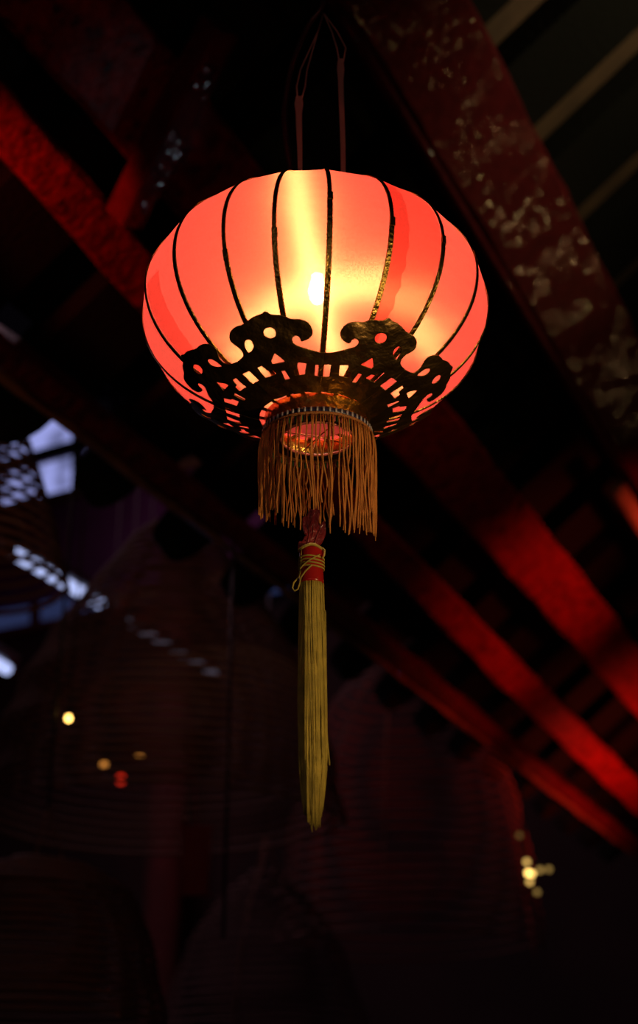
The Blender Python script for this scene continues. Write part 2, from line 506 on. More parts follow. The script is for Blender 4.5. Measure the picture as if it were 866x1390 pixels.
# ---- bottom mouth
OX = .0035
COL = Vector((OX, 0, 0))
zc0, zc1 = -.1560, -.1860
cb = MB()
RC = .0665
cb.lathe([(RC-.003, zc0), (RC-.0005, zc0+.0008), (RC, zc0-.001), (RC-.001, zc0-.010), (RC-.0004, zc0-.020), (RC, zc1+.003), (RC-.0006, zc1), (RC-.003, zc1), (RC-.003, zc0)], COL, n=96)
cb.build('collar', M['collar'], lantern)
bt = MB()
bt.lathe([(RC+.0002, zc1+.010), (RC+.0014, zc1+.010), (RC+.0014, zc1+.0035), (RC+.0002, zc1+.0035)], COL, n=96)
trim = bt.build('bead_band', M['blue_bead'], lantern)
wb = MB()
NB = 56
for k in range(NB):
    a = 2*PI*k/NB
    c = COL + Vector(((RC+.0020)*math.cos(a), (RC+.0020)*math.sin(a), zc1+.0068))
    t = Vector((-math.sin(a), math.cos(a), 0)); nrm = Vector((math.cos(a), math.sin(a), 0))
    pts = []
    for dz in (-.0030, .0030):
        for (x, y) in ((-1, -1), (1, -1), (1, 1), (-1, 1)):
            pts.append(c + t*x*.00125 + nrm*y*.0009 + Z*dz)
    wb.hexa(pts)
wbo = wb.build('white_beads', M['white_bead'], trim)
br = MB()
ring = [COL + Vector(((RC+.0022)*math.cos(a), (RC+.0022)*math.sin(a), zc1+.0014)) for a in np.linspace(0, 2*PI, 97)[:-1]]
br.tube(ring, .0020, 8, closed=True)
br.build('braid', M['braid'], lantern)
st = MB()
for k in range(150):
    a = 2*PI*k/150
    c = COL + Vector(((RC+.0012)*math.cos(a), (RC+.0012)*math.sin(a), 0))
    st.tube([c + Z*(zc1-.0008), c + Z*(zc1-.0085)], .0010, 5, m=k % 3)
tb = st.build('thread_band', [M['pink'], M['green'], M['braid']], lantern); tb['kind'] = 'stuff'
# floor of the collar with its round opening
fl = MB()
fl.lathe([(.046, zc1+.001), (RC-.003, zc1+.001), (RC-.003, zc1+.003), (.046, zc1+.003), (.046, zc1+.001)], COL, n=72)
fl.build('mouth_disc', M['dark_board'], lantern)
rg = MB()
rg.tube([COL + Vector((.0455*math.cos(a), .0455*math.sin(a), zc1)) for a in np.linspace(0, 2*PI, 73)[:-1]], .0016, 8, closed=True)
rg.build('mouth_ring', M['ring'], lantern)
# crossing wires and the lamp they carry
cw = MB()
cw.tube([COL + Vector((-.045, -.020, zc1)), COL + Vector((0, -.002, zc1+.003)), COL + Vector((.045, .018, zc1))], .0009, 6)
cw.tube([COL + Vector((-.020, .041, zc1+.002)), COL + Vector((.002, 0, zc1+.004)), COL + Vector((.022, -.040, zc1+.002))], .0009, 6)
for (x, y) in ((-.022, -.013), (.020, .016)):
    cw.tube([COL + Vector((x, y, zc1)), COL + Vector((x*.6, y*.6, -.10)), COL + Vector((x*.5, y*.5, -.02))], .0010, 6)
cw.build('cross_wire', M['copper'], lantern)
ZB = 2.548-LC.z
BX = .0035
so = MB()
so.lathe([(.0001, .070), (.014, .070), (.017, .062), (.0175, .035), (.0145, .030), (.0001, .030)], (BX, 0, ZB), n=28)
so.build('lamp_socket', M['porcelain'], lantern)
bb = MB()
bb.lathe([(.0001, -.022), (.006, -.020), (.0105, -.013), (.0125, -.004), (.0115, .005), (.0085, .014), (.0075, .026), (.0001, .026)], (BX, 0, ZB), n=16)
bulb = bb.build('light_bulb', M['bulb'], lantern)
sb = MB()
sb.lathe([(.0077, .022), (.0088, .024), (.008, .026), (.0088, .028), (.008, .031), (.0001, .031)], (BX, 0, ZB), n=20)
sb.build('screw_base', M['copper'], bulb)
# top mouth
tc_ = MB()
tc_.lathe([(.064, BU*.958), (.0665, BU*.958), (.0665, BU*.958+.028), (.064, BU*.958+.028), (.064, BU*.958)], (0, 0, 0), n=64)
tc_.build('top_collar', M['collar'], lantern)
cr_ = MB(); cr_.tube([Vector((-.064, 0, BU*.958+.014)), Vector((BX, 0, BU*.958+.012)), Vector((.064, 0, BU*.958+.014))], .0012, 6)
cr_.tube([Vector((BX, 0, BU*.958+.012)), Vector((BX, 0, ZB+.069))], .0028, 8)
cr_.build('lamp_hanger', M['cord'], lantern)

# ---- fringe
fr = MB()
NS = 150
for k in range(NS):
    a = 2*PI*(k+random.uniform(-.3, .3))/NS
    pair = (k % 2)*2-1
    x_s, y_s = math.cos(a), math.sin(a)            # y_s<0 is the near side
    if abs(x_s) < .62 and random.random() < .34: continue      # worn thin in front and behind
    R0 = RC+.0030
    # lengths: long in front, shorter to the left edge and behind
    if y_s < -.05:
        zb = 2.176 + .050*max(0, -x_s-.3)/.7 + .018*max(0, x_s-.5)/.5 + random.uniform(-.006, .006)
        ax_ = x_s
        if -.32 < ax_ < .18: zb += .020 + random.uniform(0, .022)
    else:
        zb = 2.235 + random.uniform(-.012, .012) + .012*abs(y_s)
    if random.random() < .06: zb += .03
    zt = LC.z + zc1 - .001
    pts = []
    amp = random.uniform(.0010, .0028); ph = random.uniform(0, 6.28); fq = random.uniform(1.5, 3.5)
    ta = Vector((-y_s, x_s, 0)); ra = Vector((x_s, y_s, 0))
    drift = random.uniform(-.004, .004)
    conv = -pair*2*PI/NS*R0*.42
    for q in range(13):
        t = q/12
        z = zt + (zb-zt)*t
        out = R0 + .003*math.sin(min(1, t*5)*PI*.5) - .0015*t
        p = COL + ra*(out + .0012*math.sin(ph*1.7+t*4)) + ta*(amp*math.sin(ph+fq*t*PI)*min(1, t*3) + drift*t + conv*t*t)
        p.z = z - LC.z
        pts.append(p)
    fr.tube(pts, [.00105]*12+[.0007], 5, m=0)
fro = fr.build('fringe', M['thread_orange'], lantern); fro['kind'] = 'stuff'

# ---- tassel with its carved flame
tx = lambda z: Vector((-.0030 - .0030*(2.18-z)/.34*-1*1.0, 0, z-LC.z))
def taxis(z):
    # follows the photo: upper end a little left of the axis, lower end nearly below it
    t = (2.18-z)/.337
    return Vector((-.0037+.0030*t, 0, z-LC.z))
tas = MB()
core = [taxis(z) for z in np.linspace(2.140, 1.875, 12)]
tas.tube(core, [.0125]*10+[.010, .006], 14, m=0)
NT = 150
for k in range(NT):
    a = 2*PI*random.random() if k > 70 else 2*PI*k/71
    rr0 = .0128+random.uniform(-.0004, .0012)
    zb = 1.862 - .019*math.cos((a+PI/2-.1))*0 - random.uniform(0, .020) + .02*abs(math.cos(a))**2
    amp = random.uniform(0, .0016); ph = random.uniform(0, 6.28); fq = random.uniform(.8, 2.4); dr = random.uniform(-.22, .22)
    pts = []
    for q in range(20):
        t = q/19
        z = 2.139+(zb-2.139)*t
        r = rr0*(1+.16*math.sin(t*PI*.8)) * (1 - .30*max(0, t-.82)/.18)
        aa = a + dr*t + .10*math.sin(ph+fq*t*PI)
        pts.append(taxis(z)+Vector((math.cos(aa)*r, math.sin(aa)*r, 0)) + Vector((amp*math.sin(ph+t*7)*t, 0, 0)))
    tas.tube(pts, [.00095]*19+[.0006], 5)
tas.tube([taxis(z)+Vector((.016+.0025*math.sin(z*30)*0+.004*max(0, (1.95-z))/.05, -.004, 0)) for z in np.linspace(2.10, 1.915, 14)], .0009, 5)
taso = tas.build('tassel', M['thread'], lantern)
cp = MB()
cp.lathe([(.001, 2.180), (.0125, 2.180), (.0145, 2.1775), (.0148, 2.1765), (.0142, 2.150), (.0150, 2.137), (.0150, 2.1345), (.001, 2.1345)], (-.0035, 0, -LC.z), n=32)
cp.build('satin_cap', M['satin'], taso)
ls = MB()
for zz in (2.1660, 2.1618, 2.1576, 2.1535):
    ls.tube([Vector((-.0035+.0152*math.cos(a), .0152*math.sin(a), zz-LC.z+.0008*math.sin(a*2))) for a in np.linspace(0, 2*PI, 33)[:-1]], .00105, 6, closed=True)
    if zz > 2.157 and zz < 2.163: continue
ls.tube([Vector((-.0035+.0160*math.cos(a), .0160*math.sin(a), z-LC.z)) for a, z in zip(np.linspace(PI*1.15, PI*1.72, 12), np.linspace(2.1500, 2.1680, 12))], .0009, 6)
ls.build('lashing', M['thread'], taso)
lp = MB()
lp.tube([Vector((-.0035+.0147*math.cos(a), .0147*math.sin(a), 2.1790-LC.z+.0015*math.sin(a*3))) for a in np.linspace(0, 2*PI, 33)[:-1]], .0017, 8, closed=True)
pts = []
# cord down the left of the cap ending in a loose loop
path = [(.2, 2.179), (.0, 2.171)]
cc = [(-.0135, -.008, 2.1785), (-.0150, -.0085, 2.165), (-.0155, -.0085, 2.150), (-.0175, -.008, 2.141), (-.0235, -.007, 2.134), (-.0250, -.007, 2.1275), (-.0225, -.007, 2.1235), (-.0185, -.008, 2.1255), (-.0165, -.009, 2.132), (-.0150, -.0125, 2.139), (-.009, -.0160, 2.146), (-.002, -.0165, 2.153)]
lp.tube([Vector((x-.001, y, z-LC.z)) for x, y, z in cc], .0010, 7)
lp.tube([Vector((.0095, -.008, 2.1785-LC.z)), Vector((.0125, -.009, 2.175-LC.z)), Vector((.0120, -.010, 2.168-LC.z)), Vector((.0095, -.012, 2.163-LC.z))], .0010, 7)
lp.tube([Vector((-.010, -.004, 2.181-LC.z)), Vector((-.005, -.006, 2.1845-LC.z)), Vector((.001, -.005, 2.184-LC.z)), Vector((.005, -.004, 2.181-LC.z))], .0019, 7)
lp.build('cord_loop', M['thread'], taso)
# flame-shaped carving
FL = [(405,750),(404.2,743),(404.7,737.7),(407,735),(409.5,736),(412,732),(413,728.6),(415.7,728.5),(413,723.5),(411,717),(409.8,710),(410,704.5),(412.5,702),(416,702.5),(417.5,698),(419.8,696),(419.6,689.5),(422.5,692.5),(426,691.5),(428.5,689.5),(431.9,685.5),(434.2,689.4),(434,697),(432.6,706),(432.4,714.5),(436.4,711),(440.6,705.5),(442,714.5),(442.6,722),(441.0,729),(436.6,737.7),(429.5,744),(423,749)]
fpts = [at_y(x, y, LC.y) - LC for x, y in smooth_open(FL+[FL[0]], 1)[:-1]]
fb = bmesh.new()
fvs = [fb.verts.new(Vector((p.x, -.0028, p.z))) for p in fpts]
fc = fb.faces.new(fvs)
bmesh.ops.recalc_face_normals(fb, faces=[fc])
ret = bmesh.ops.extrude_face_region(fb, geom=[fc])
for g in ret['geom']:
    if isinstance(g, bmesh.types.BMVert): g.co.y += .0056
bmesh.ops.recalc_face_normals(fb, faces=fb.faces)
edges = [e for e in fb.edges if abs(e.verts[0].co.y-e.verts[1].co.y) < 1e-6]
bmesh.ops.bevel(fb, geom=edges, offset=.0009, segments=2, affect='EDGES')
me = bpy.data.meshes.new('flame_carving'); fb.to_mesh(me); fb.free()
flo = bpy.data.objects.new('flame_carving', me); col.objects.link(flo); flo.parent = taso; me.materials.append(M['lacquer'])
flo['label'] = 'carved dark red flame-shaped ornament'
rl = MB()
def fpt(x, y): q = at_y(x, y, LC.y-.003)-LC; q.y = -.0030; return q
for line in ([(411,746),(417,738),(420,727),(419,715),(422,704),(428,696)], [(419,746),(427,738),(431,726),(435,718),(439,711)], [(414,733),(420,736),(427,733)], [(424,728),(426,718),(424,709)]):
    rl.tube([fpt(*q) for q in line], [.0004]+[.0011]*(len(line)-2)+[.0004], 6)
rl.build('carved_ridges', M['lacquer'], flo)
tw = MB()
tw.tube([COL + Vector((.002, 0, zc1+.003)), Vector((-.002, 0, -.20)), Vector((-.001, -.001, 2.232-LC.z))], .0009, 6)
tw.tube([taxis(2.19)+Vector((0, 0, 0)), taxis(2.175)], .0020, 6)
tw.build('tassel_cord', M['thread_orange'], taso)

# ---- hangers above
def strap(x, z0, z1, w0, w1, yo, name='hanger_strap'):
    mb = MB()
    vs, fs = [], []
    n = 14
    for i in range(n+1):
        t = i/n; z = z0+(z1-z0)*t; w = w0+(w1-w0)*t
        if t > .9: w *= 1.5-(t-.9)*6
        xx = x + .0012*math.sin(t*5)
        for (sx, sy) in ((-1, -1), (1, -1), (1, 1), (-1, 1)):
            vs.append(Vector((xx+sx*w, yo+sy*.0008, z-LC.z)))
    for i in range(n):
        for q in range(4): fs.append((4*i+q, 4*i+(q+1) % 4, 4*i+4+(q+1) % 4, 4*i+4+q))
    fs += [(3, 2, 1, 0), tuple(4*n+q for q in range(4))]
    mb.add(vs, fs)
    return mb.build(name, M['strap'], lantern, smooth=False)
zt_ = LC.z+BU*.958+.01
s1_ = strap(-.0215, zt_, 2.868, .0020, .0048, -.0)
s2_ = strap(.0375, zt_, 2.935, .0030, .0040, .0)
w1 = MB()
for dx in (-.006, .006):
    w1.tube([Vector((-.0215+dx*.5, 0, 2.865-LC.z)), Vector((-.020+dx, 0, 2.885-LC.z)), Vector((-.016+dx*.8, 0, 2.915-LC.z)), Vector((.004, 0, 2.985-LC.z)), Vector((.012, 0, 3.02-LC.z))], .0011, 6)
w1.build('wire_loop', M['strap'], s1_)
w2 = MB()
for dx in (-.004, .004):
    w2.tube([Vector((.0375+dx*.7, 0, 2.93-LC.z)), Vector((.0375+dx*1.6, 0, 2.955-LC.z)), Vector((.028+dx, 0, 2.985-LC.z)), Vector((.012, 0, 3.02-LC.z))], .0010, 6)
w2.build('wire_loop', M['strap'], s2_)

cordp = [LC + Vector(q) for q in [(-.012, .02, BU*.958+.02), (-.030, .03, .22), (-.040, .03, .30), (-.043, .03, .36), (-.032, .02, .43), (-.010, .01, .49), (.008, .0, .512), (.012, 0, .53)]]
# rounded through subdivision
def crs(pts, n=6):
    out = []
    for i in range(len(pts)-1):
        p0 = pts[max(0, i-1)]; p1 = pts[i]; p2 = pts[i+1]; p3 = pts[min(len(pts)-1, i+2)]
        for k in range(n):
            t = k/n
            out.append(.5*((2*p1)+(p2-p0)*t+(2*p0-5*p1+4*p2-p3)*t*t+(3*p1-p0-3*p2+p3)*t**3))
    out.append(pts[-1]); return out
top = LC+Vector((.012, 0, .53))
# up to the rafters: the roof plane straight above
def roof_z(x, y, s):
    # height where the vertical line meets the plane at distance s
    r0 = Vector((x, y, 0))-CAM
    return ((-s) - (r0.x*N.x+r0.y*N.y))/N.z + CAM.z
zr = roof_z(top.x, top.y, 2.895)
mb = MB(); mb.tube(crs([Vector(q) for q in cordp])+[Vector((top.x, top.y, zr-.0))], .0042, 8)
tag(mb.build('lamp_flex', M['cord'], None), 'dark curved electric flex rising from the lantern top to the roof', 'cable')

# ------------------------------------------------------------------ ROOF
def beam(name, ulist, s, thick, mat, label, w0=None, w1=None, group='red roof beams', taperlip=0):
    """ulist: [(w, u_low, u_high)]"""
    mb = MB()
    vs, fs = [], []
    st_ = []
    for (wa, l0, h0), (wb, l1, h1) in zip(ulist[:-1], ulist[1:]):
        n = max(1, int((wb-wa)/.12))
        for i in range(n):
            t = i/n; st_.append((wa+(wb-wa)*t, l0+(l1-l0)*t, h0+(h1-h0)*t))
    st_.append(ulist[-1])
    for (w, lo, hi) in st_:
        j = lambda k: .0035*math.sin(w*9.1+k*2.3)+.002*math.sin(w*23+k)
        c = .012
        prof = [(lo+c, s), (hi-c, s), (hi, s+c), (hi, s+thick), (lo, s+thick), (lo, s+c)]
        for k, (u, ss) in enumerate(prof): vs.append(roof(u+j(k), w, ss))
    n = 6
    for i in range(len(st_)-1):
        for q in range(n): fs.append((n*i+q, n*i+(q+1) % n, n*i+n+(q+1) % n, n*i+n+q))
    fs += [tuple(range(n-1, -1, -1)), tuple(n*(len(st_)-1)+q for q in range(n))]
    mb.add(vs, fs)
    o = mb.build(name, mat, None, smooth=False)
    tag(o, label, 'beam', group)
    return o
SB = 2.75
beam('roof_beam', [(.3, .048, .289), (10.3, .048, .289)], SB, .16, M['paint'], 'broad red roof beam passing straight behind the lower right of the lantern')
beam('roof_beam', [(.3, -.135, -.035), (2.0, -.155, -.036), (2.8, -.20, -.075), (4.4, -.27, -.155), (6.2, -.325, -.18), (8.8, -.36, -.20), (10.3, -.38, -.21)], SB, .14, M['paint'], 'red roof beam entering at the left edge and brightly lit left of the lantern')
beam('roof_beam', [(.3, .70, 1.0), (10.3, .70, 1.0)], SB, .16, M['paint_gloss'], 'widest glossy dark red roof beam, nearest the upper right, flecked with highlights')
beam('roof_beam', [(.3, -.545, -.475), (10.3, -.545, -.475)], 2.70, .12, M['paint_dark'], 'thin lowest roof beam along the eave above the row of dark rafter ends')
beam('eave_board', [(.3, -.575, -.550), (10.3, -.575, -.550)], 2.70, .03, M['eave'], 'thin edge strip along the eave, catching bluish daylight')
# moulding along the glossy beam, and the raw batten that continues it
u0, wA = onroof(480, 18, 2.70)
mb = MB()
mb.tube([roof(.672, wA, 2.712), roof(.672, 5.25, 2.712)], .013, 10)
tag(mb.build('beam_moulding', M['paint_gloss'], None), 'thin rounded moulding along the lower edge of the glossy right beam', 'moulding')
mb = MB()
mb.hexa([roof(.585, 5.5, 2.69), roof(.65, 5.5, 2.69), roof(.65, 7.2, 2.69), roof(.585, 7.2, 2.69), roof(.585, 5.5, 2.74), roof(.65, 5.5, 2.74), roof(.65, 7.2, 2.74), roof(.585, 7.2, 2.74)])
tag(mb.build('wooden_batten', M['batten'], None), 'short pale yellowish wooden batten at the right edge below the glossy beam', 'batten')
# slanted strut between beams
mb = MB()
ua, wa = onroof(178, 312, 2.66); ub, wb = onroof(312, 45, 2.66)
dv = Vector((ub-ua, wb-wa)); pn = Vector((-dv.y, dv.x)).normalized()*.036
c4 = [(ua+pn.x, wa+pn.y), (ua-pn.x, wa-pn.y), (ub-pn.x, wb-pn.y), (ub+pn.x, wb+pn.y)]
mb.hexa([roof(u, w, 2.66) for u, w in c4]+[roof(u, w, 2.745) for u, w in c4])
o = mb.build('roof_strut', M['paint_gloss'], None, smooth=False)
bv = o.modifiers.new('b', 'BEVEL'); bv.width = .008; bv.segments = 2
tag(o, 'short slanting dark red strut speckled with bluish highlights, upper left of the lantern', 'strut')

# rafters run down the slope above the beams and end in rounded tails beyond the eave
NR = 19
proto = None
for i in range(NR):
    w = 3.02-.49*4+.49*i
    if proto is None:
        mb = MB(); prof = []
        hw = .145; ht = .095
        outline = [(3.2, -hw), (3.2, hw), (-.50, hw), (-.58, ht), (-.66, ht*.97), (-.715, ht*.78), (-.75, ht*.45), (-.762, 0), (-.75, -ht*.45), (-.715, -ht*.78), (-.66, -ht*.97), (-.58, -ht), (-.50, -hw)]
        n = len(outline)
        base = roof(0, 0, 0)
        vs = [S*u + D*y - N*0 for u, y in outline] + [S*u + D*y - N*.09 for u, y in outline]
        fs = [tuple(range(n)), tuple(range(2*n-1, n-1, -1))] + [(k, k+n, (k+1) % n+n, (k+1) % n) for k in range(n)]
        mb.add(vs, fs)
        o = mb.build('rafter', M['soot'], None, smooth=False)
        proto = o
    else:
        o = proto.copy(); col.objects.link(o)
    o.location = roof(0, w, 2.915)
    tag(o, 'soot-black rafter ending in a rounded tail below the eave beam', 'rafter', 'soot-black rafters of the roof')
# brown boards over the rafters
mb = MB()
c = [(.9, -.5), (3.4, -.5), (3.4, 10.3), (.9, 10.3)]
mb.hexa([roof(u, w, 3.01) for u, w in c]+[roof(u, w, 3.05) for u, w in c])
tag(mb.build('ceiling', M['plank'], None, smooth=False), 'brown boarded underside of the tiled roof', 'ceiling', kind='structure')

mb = MB()  # lower boards: near-black colour paints in the shade between the beams
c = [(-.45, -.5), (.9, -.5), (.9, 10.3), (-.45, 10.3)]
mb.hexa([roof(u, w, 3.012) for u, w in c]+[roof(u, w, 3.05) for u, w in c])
tag(mb.build('ceiling', M['soot'], None, smooth=False), 'lower part of the roof underside, coloured black to stand for shade', 'ceiling', kind='structure')

# ------------------------------------------------------------------ COURT BEHIND
def wp(p, w, z): return CAM + P*p + D*w + Z*z      # court coordinates about the camera
WB = 10.5
def onwall(x, y, w):
    d = ray(x, y); t = w/d.dot(D); r = d*t
    return r.dot(P), r.z
def wquad(mb, pts, w, thick, m=0):
    """pts: picture corners of something lying on the back wall, made solid"""
    q = [onwall(x, y, w) for x, y in pts]
    mb.hexa([wp(a, w, b) for a, b in q]+[wp(a, w+thick, b) for a, b in q], m)
mb = MB()
mb.hexa([wp(-9, WB, -1.5), wp(6, WB, -1.5), wp(6, WB+.2, -1.5), wp(-9, WB+.2, -1.5), wp(-9, WB, 6.5), wp(6, WB, 6.5), wp(6, WB+.2, 6.5), wp(-9, WB+.2, 6.5)])
tag(mb.build('wall_back', M['plaster'], None, smooth=False), kind='structure')
mb = MB()
mb.hexa([wp(-9, -2, -1.5), wp(6, -2, -1.5), wp(6, WB, -1.5), wp(-9, WB, -1.5), wp(-9, -2, -1.45), wp(6, -2, -1.45), wp(6, WB, -1.45), wp(-9, WB, -1.45)])
tag(mb.build('floor', M['floor'], None, smooth=False), kind='structure')
mb = MB()
mb.hexa([wp(-8.8, -2, -1.45), wp(-8.6, -2, -1.45), wp(-8.6, WB, -1.45), wp(-8.8, WB, -1.45), wp(-8.8, -2, 6.5), wp(-8.6, -2, 6.5), wp(-8.6, WB, 6.5), wp(-8.8, WB, 6.5)])
tag(mb.build('wall_left', M['plaster'], None, smooth=False), kind='structure')
# plum panel under the window
mb = MB(); wquad(mb, [(-40, 700), (420, 590), (420, 790), (-40, 860)], WB-.06, .05)
tag(mb.build('wall_panel', M['wall'], None, smooth=False), 'plum coloured wall panel below the bright clerestory window', 'wall panel')
mb = MB(); wquad(mb, [(-40, 697), (300, 612), (300, 622), (-40, 709)], WB-.14, .13)
tag(mb.build('trim_1', M['sill'], None, smooth=False), kind='structure')
mb = MB(); wquad(mb, [(-60, 850), (420, 750), (420, 768), (-60, 869)], WB-.14, .13)
tag(mb.build('trim_2', M['sill'], None, smooth=False), kind='structure')
# clerestory window: lit panes between dark bars
def pane_mat(name, c, s, sc_):
    m, nt, out = newmat(name)
    tcn = nd(nt, 'ShaderNodeTexCoord'); nz = nd(nt, 'ShaderNodeTexNoise'); nz.inputs['Scale'].default_value = sc_
    nt.links.new(tcn.outputs['Object'], nz.inputs['Vector'])
    cr = nd(nt, 'ShaderNodeValToRGB'); cr.color_ramp.elements[0].color = (*[x*.35 for x in c], 1); cr.color_ramp.elements[1].color = (*c, 1)
    cr.color_ramp.elements[0].position = .36; cr.color_ramp.elements[1].position = .55
    nt.links.new(nz.outputs['Fac'], cr.inputs[0])
    e = nd(nt, 'ShaderNodeEmission'); e.inputs[1].default_value = s
    nt.links.new(cr.outputs[0], e.inputs[0]); nt.links.new(e.outputs[0], out.inputs[0]); return m
M['pane'] = pane_mat('daylit_pane', (.42, .46, 1.0), .75, 3.5)
M['pane_dim'] = emitter('dim_daylit_pane', (.10, .14, .42), .16)
M['tube'] = emitter('tube_lamp', (.50, .58, 1.0), 1.1)
win = empty('window_1', wp(*[onwall(70, 615, WB)[0], WB, onwall(70, 615, WB)[1]]))
tag(win, kind='structure')
def rel(o, par):
    o.parent = par; o.matrix_parent_inverse = Matrix.Translation(par.location).inverted(); return o
for pts in ([(-60, 615), (-8, 599), (-8, 650), (-60, 668)], [(0, 575), (97, 553), (97, 603), (0, 632)], [(0, 645), (97, 614), (97, 662), (0, 692)], [(113, 602), (150, 590), (150, 646), (113, 656)]):
    mb = MB(); wquad(mb, pts, WB-.05, .02)
    rel(mb.build('pane', M['pane'], None, smooth=False), win)
mb = MB()
wquad(mb, [(-80, 647), (170, 577), (170, 594), (-80, 666)], WB-.10, .06)
wquad(mb, [(97, 535), (113, 532), (113, 660), (97, 664)], WB-.10, .07)
wquad(mb, [(-8, 560), (0, 558), (0, 690), (-8, 692)], WB-.10, .07)
wquad(mb, [(-80, 560), (170, 523), (170, 534), (-80, 572)], WB-.10, .06)
wquad(mb, [(150, 530), (160, 528), (160, 650), (150, 652)], WB-.10, .07)
rel(mb.build('window_frame', M['mullion'], None, smooth=False), win)
win2 = empty('window_2', wp(*[onwall(60, 850, WB)[0], WB, onwall(60, 850, WB)[1]])); tag(win2, kind='structure')
for pts in ([(-40, 835), (40, 822), (40, 850), (-40, 862)], [(52, 818), (98, 808), (98, 838), (52, 848)], [(108, 806), (150, 797), (150, 829), (108, 837)], [(330, 760), (395, 748), (395, 800), (330, 812)]):
    mb = MB(); wquad(mb, pts, WB-.20, .02)
    rel(mb.build('pane', M['pane_dim'], None, smooth=False), win2)
mb = MB()
for pts in ([(-40, 862), (400, 775), (400, 783), (-40, 870)], [(40, 818), (52, 816), (52, 850), (40, 852)], [(98, 806), (108, 804), (108, 840), (98, 842)]):
    wquad(mb, pts, WB-.24, .05)
rel(mb.build('window_frame', M['mullion'], None, smooth=False), win2)

# fluorescent tubes running with the roof
def tubelamp(a, b, th, label, s_, mat):
    # both ends on a line parallel to the purlins at cross distance s_
    da = ray(*a); db = ray(*b)
    def pt(d): 
        k = s_/math.hypot(d.dot(P), d.z); return CAM+d*k
    A, B = pt(da), pt(db)
    root = empty('tube_lamp', (A+B)/2); tag(root, label, 'tube lamp', 'bluish tube lamps along the far roof')
    mb = MB(); mb.tube([A, B], th, 10); rel(mb.build('tube', mat, None), root)
    mb = MB()
    dirv = (B-A).normalized()
    mb.tube([A-dirv*.05, A], th*1.25, 10); mb.tube([B, B+dirv*.05], th*1.25, 10)
    up2 = Vector((0, 0, th*2.2))
    mb.tube([A-dirv*.05+up2, B+dirv*.05+up2], th*1.1, 8)
    rel(mb.build('holder', M['iron'], None), root)
tubelamp((14, 748), (137, 820), .028, 'bluish white tube lamp showing between the rings of the left coil', 4.6, M['tube'])
M['tube_dim'] = emitter('weak_tube', (.5, .42, .60), .10)
tubelamp((168, 841), (292, 915), .020, 'faint tube lamp seen through the large middle coil', 4.6, M['tube_dim'])
tubelamp((-30, 885), (10.3, 909), .028, 'bluish tube lamp cut by the left edge of the photo', 4.6, M['tube'])

# incense coils
def hangtop(x, y, default):
    z = roof_z(x, y, 2.92)
    u = (Vector((x, y, z))-CAM).dot(S)
    return min(default, z-.004) if u > -.80 else default
def coil(px, ytop, ybot, depth, widths, turns, label, tr, mat, card=None, hang=None, group=None):
    """widths: [(image y, half width in px)] of the silhouette"""
    T = at(px, ytop, depth)
    Yc = T.y
    def zy(y): return at_y(px, y, Yc).z
    sc_ = depth/FPX
    root = empty('incense_coil', (T.x, T.y, zy(ybot)))
    tag(root, label, 'incense coil', 'incense coils hanging in the dark hall')
    zs = [zy(y) for y, _ in widths]; ws = [w*sc_ for _, w in widths]
    def rad(z):
        return float(np.interp(-z, [-a for a in zs], ws))
    z0, z1 = zy(ytop), zy(ybot)
    cs = lambda z: Vector((T.x, Yc, z))
    pts = []
    npt = turns*40
    for k in range(npt+1):
        t = k/npt
        z = z0+(z1-z0)*t; r = rad(z)*(1+.012*math.sin(k*.13)); a = 2*PI*turns*t
        pts.append(Vector((T.x+r*math.cos(a), Yc+r*math.sin(a), z+.004*math.sin(k*.31))))
    mb = MB(); mb.tube(pts, tr, 5)
    rel(mb.build('spiral', mat, None), root)
    for a in (0.3, .3+2*PI/3, .3+4*PI/3):
        mb = MB(); q = []
        for i in range(13):
            z = z0+(z1-z0)*i/12; r = rad(z)+tr
            q.append(Vector((T.x+r*math.cos(a), Yc+r*math.sin(a), z)))
        mb.tube([Vector((T.x, Yc, z0+.15))]+q, .004, 5)
        rel(mb.build('string', M['string'], None), root)
    mb = MB(); mb.tube([Vector((T.x, Yc, z0+.14)), Vector((T.x, Yc, hangtop(T.x, Yc, hang)))], .005, 6)
    rel(mb.build('hanging_wire', M['iron'], None), root)
    if card:
        x, y0, y1, hw = card
        za, zb = zy(y0), zy(y1)
        X = (x-px)*sc_
        mb = MB(); mb.box((T.x+X-hw, Yc-.006, zb), (T.x+X+hw, Yc+.006, za))
        for (aa, bb) in ((zb-.012, zb), (za, za+.012)): mb.box((T.x+X-hw-.01, Yc-.01, aa), (T.x+X+hw+.01, Yc+.01, bb))
        mb.tube([Vector((T.x+X, Yc, za)), Vector((T.x, Yc, z0+.14))], .003, 5)
        rel(mb.build('prayer_card', M['card'], None, smooth=False), root)
    return root
G = None
coil(-22, 540, 800, 5.0, [(540, 30), (590, 62), (650, 88), (720, 112), (800, 134)], 16, 'incense coil cut by the left edge in front of the bright window', .0085, M['coil'], hang=5.2)
coil(238, 712, 1120, 6.0, [(712, 26), (738, 58), (800, 104), (862, 148), (930, 182), (1000, 206), (1120, 226)], 34, 'largest bell-shaped incense coil hanging left of the yellow tassel', .0085, M['coil'], card=(282, 1125, 1212, .052), hang=4.6)
coil(545, 872, 1290, 8.2, [(872, 20), (900, 50), (960, 96), (1030, 128), (1120, 150), (1290, 168)], 30, 'dim incense coil right of the yellow tassel under the eave', .008, M['coil_dim'], hang=5.0)
coil(60, 1165, 1390, 4.4, [(1165, 22), (1180, 70), (1210, 118), (1260, 145), (1390, 175)], 18, 'lowest incense coil at the bottom left corner', .0085, M['coil'], hang=4.4)
coil(360, 1180, 1400, 7.0, [(1180, 14), (1220, 60), (1280, 100), (1400, 140)], 18, 'small far incense coil at the bottom below the tassel', .008, M['coil_dim'], hang=4.4)

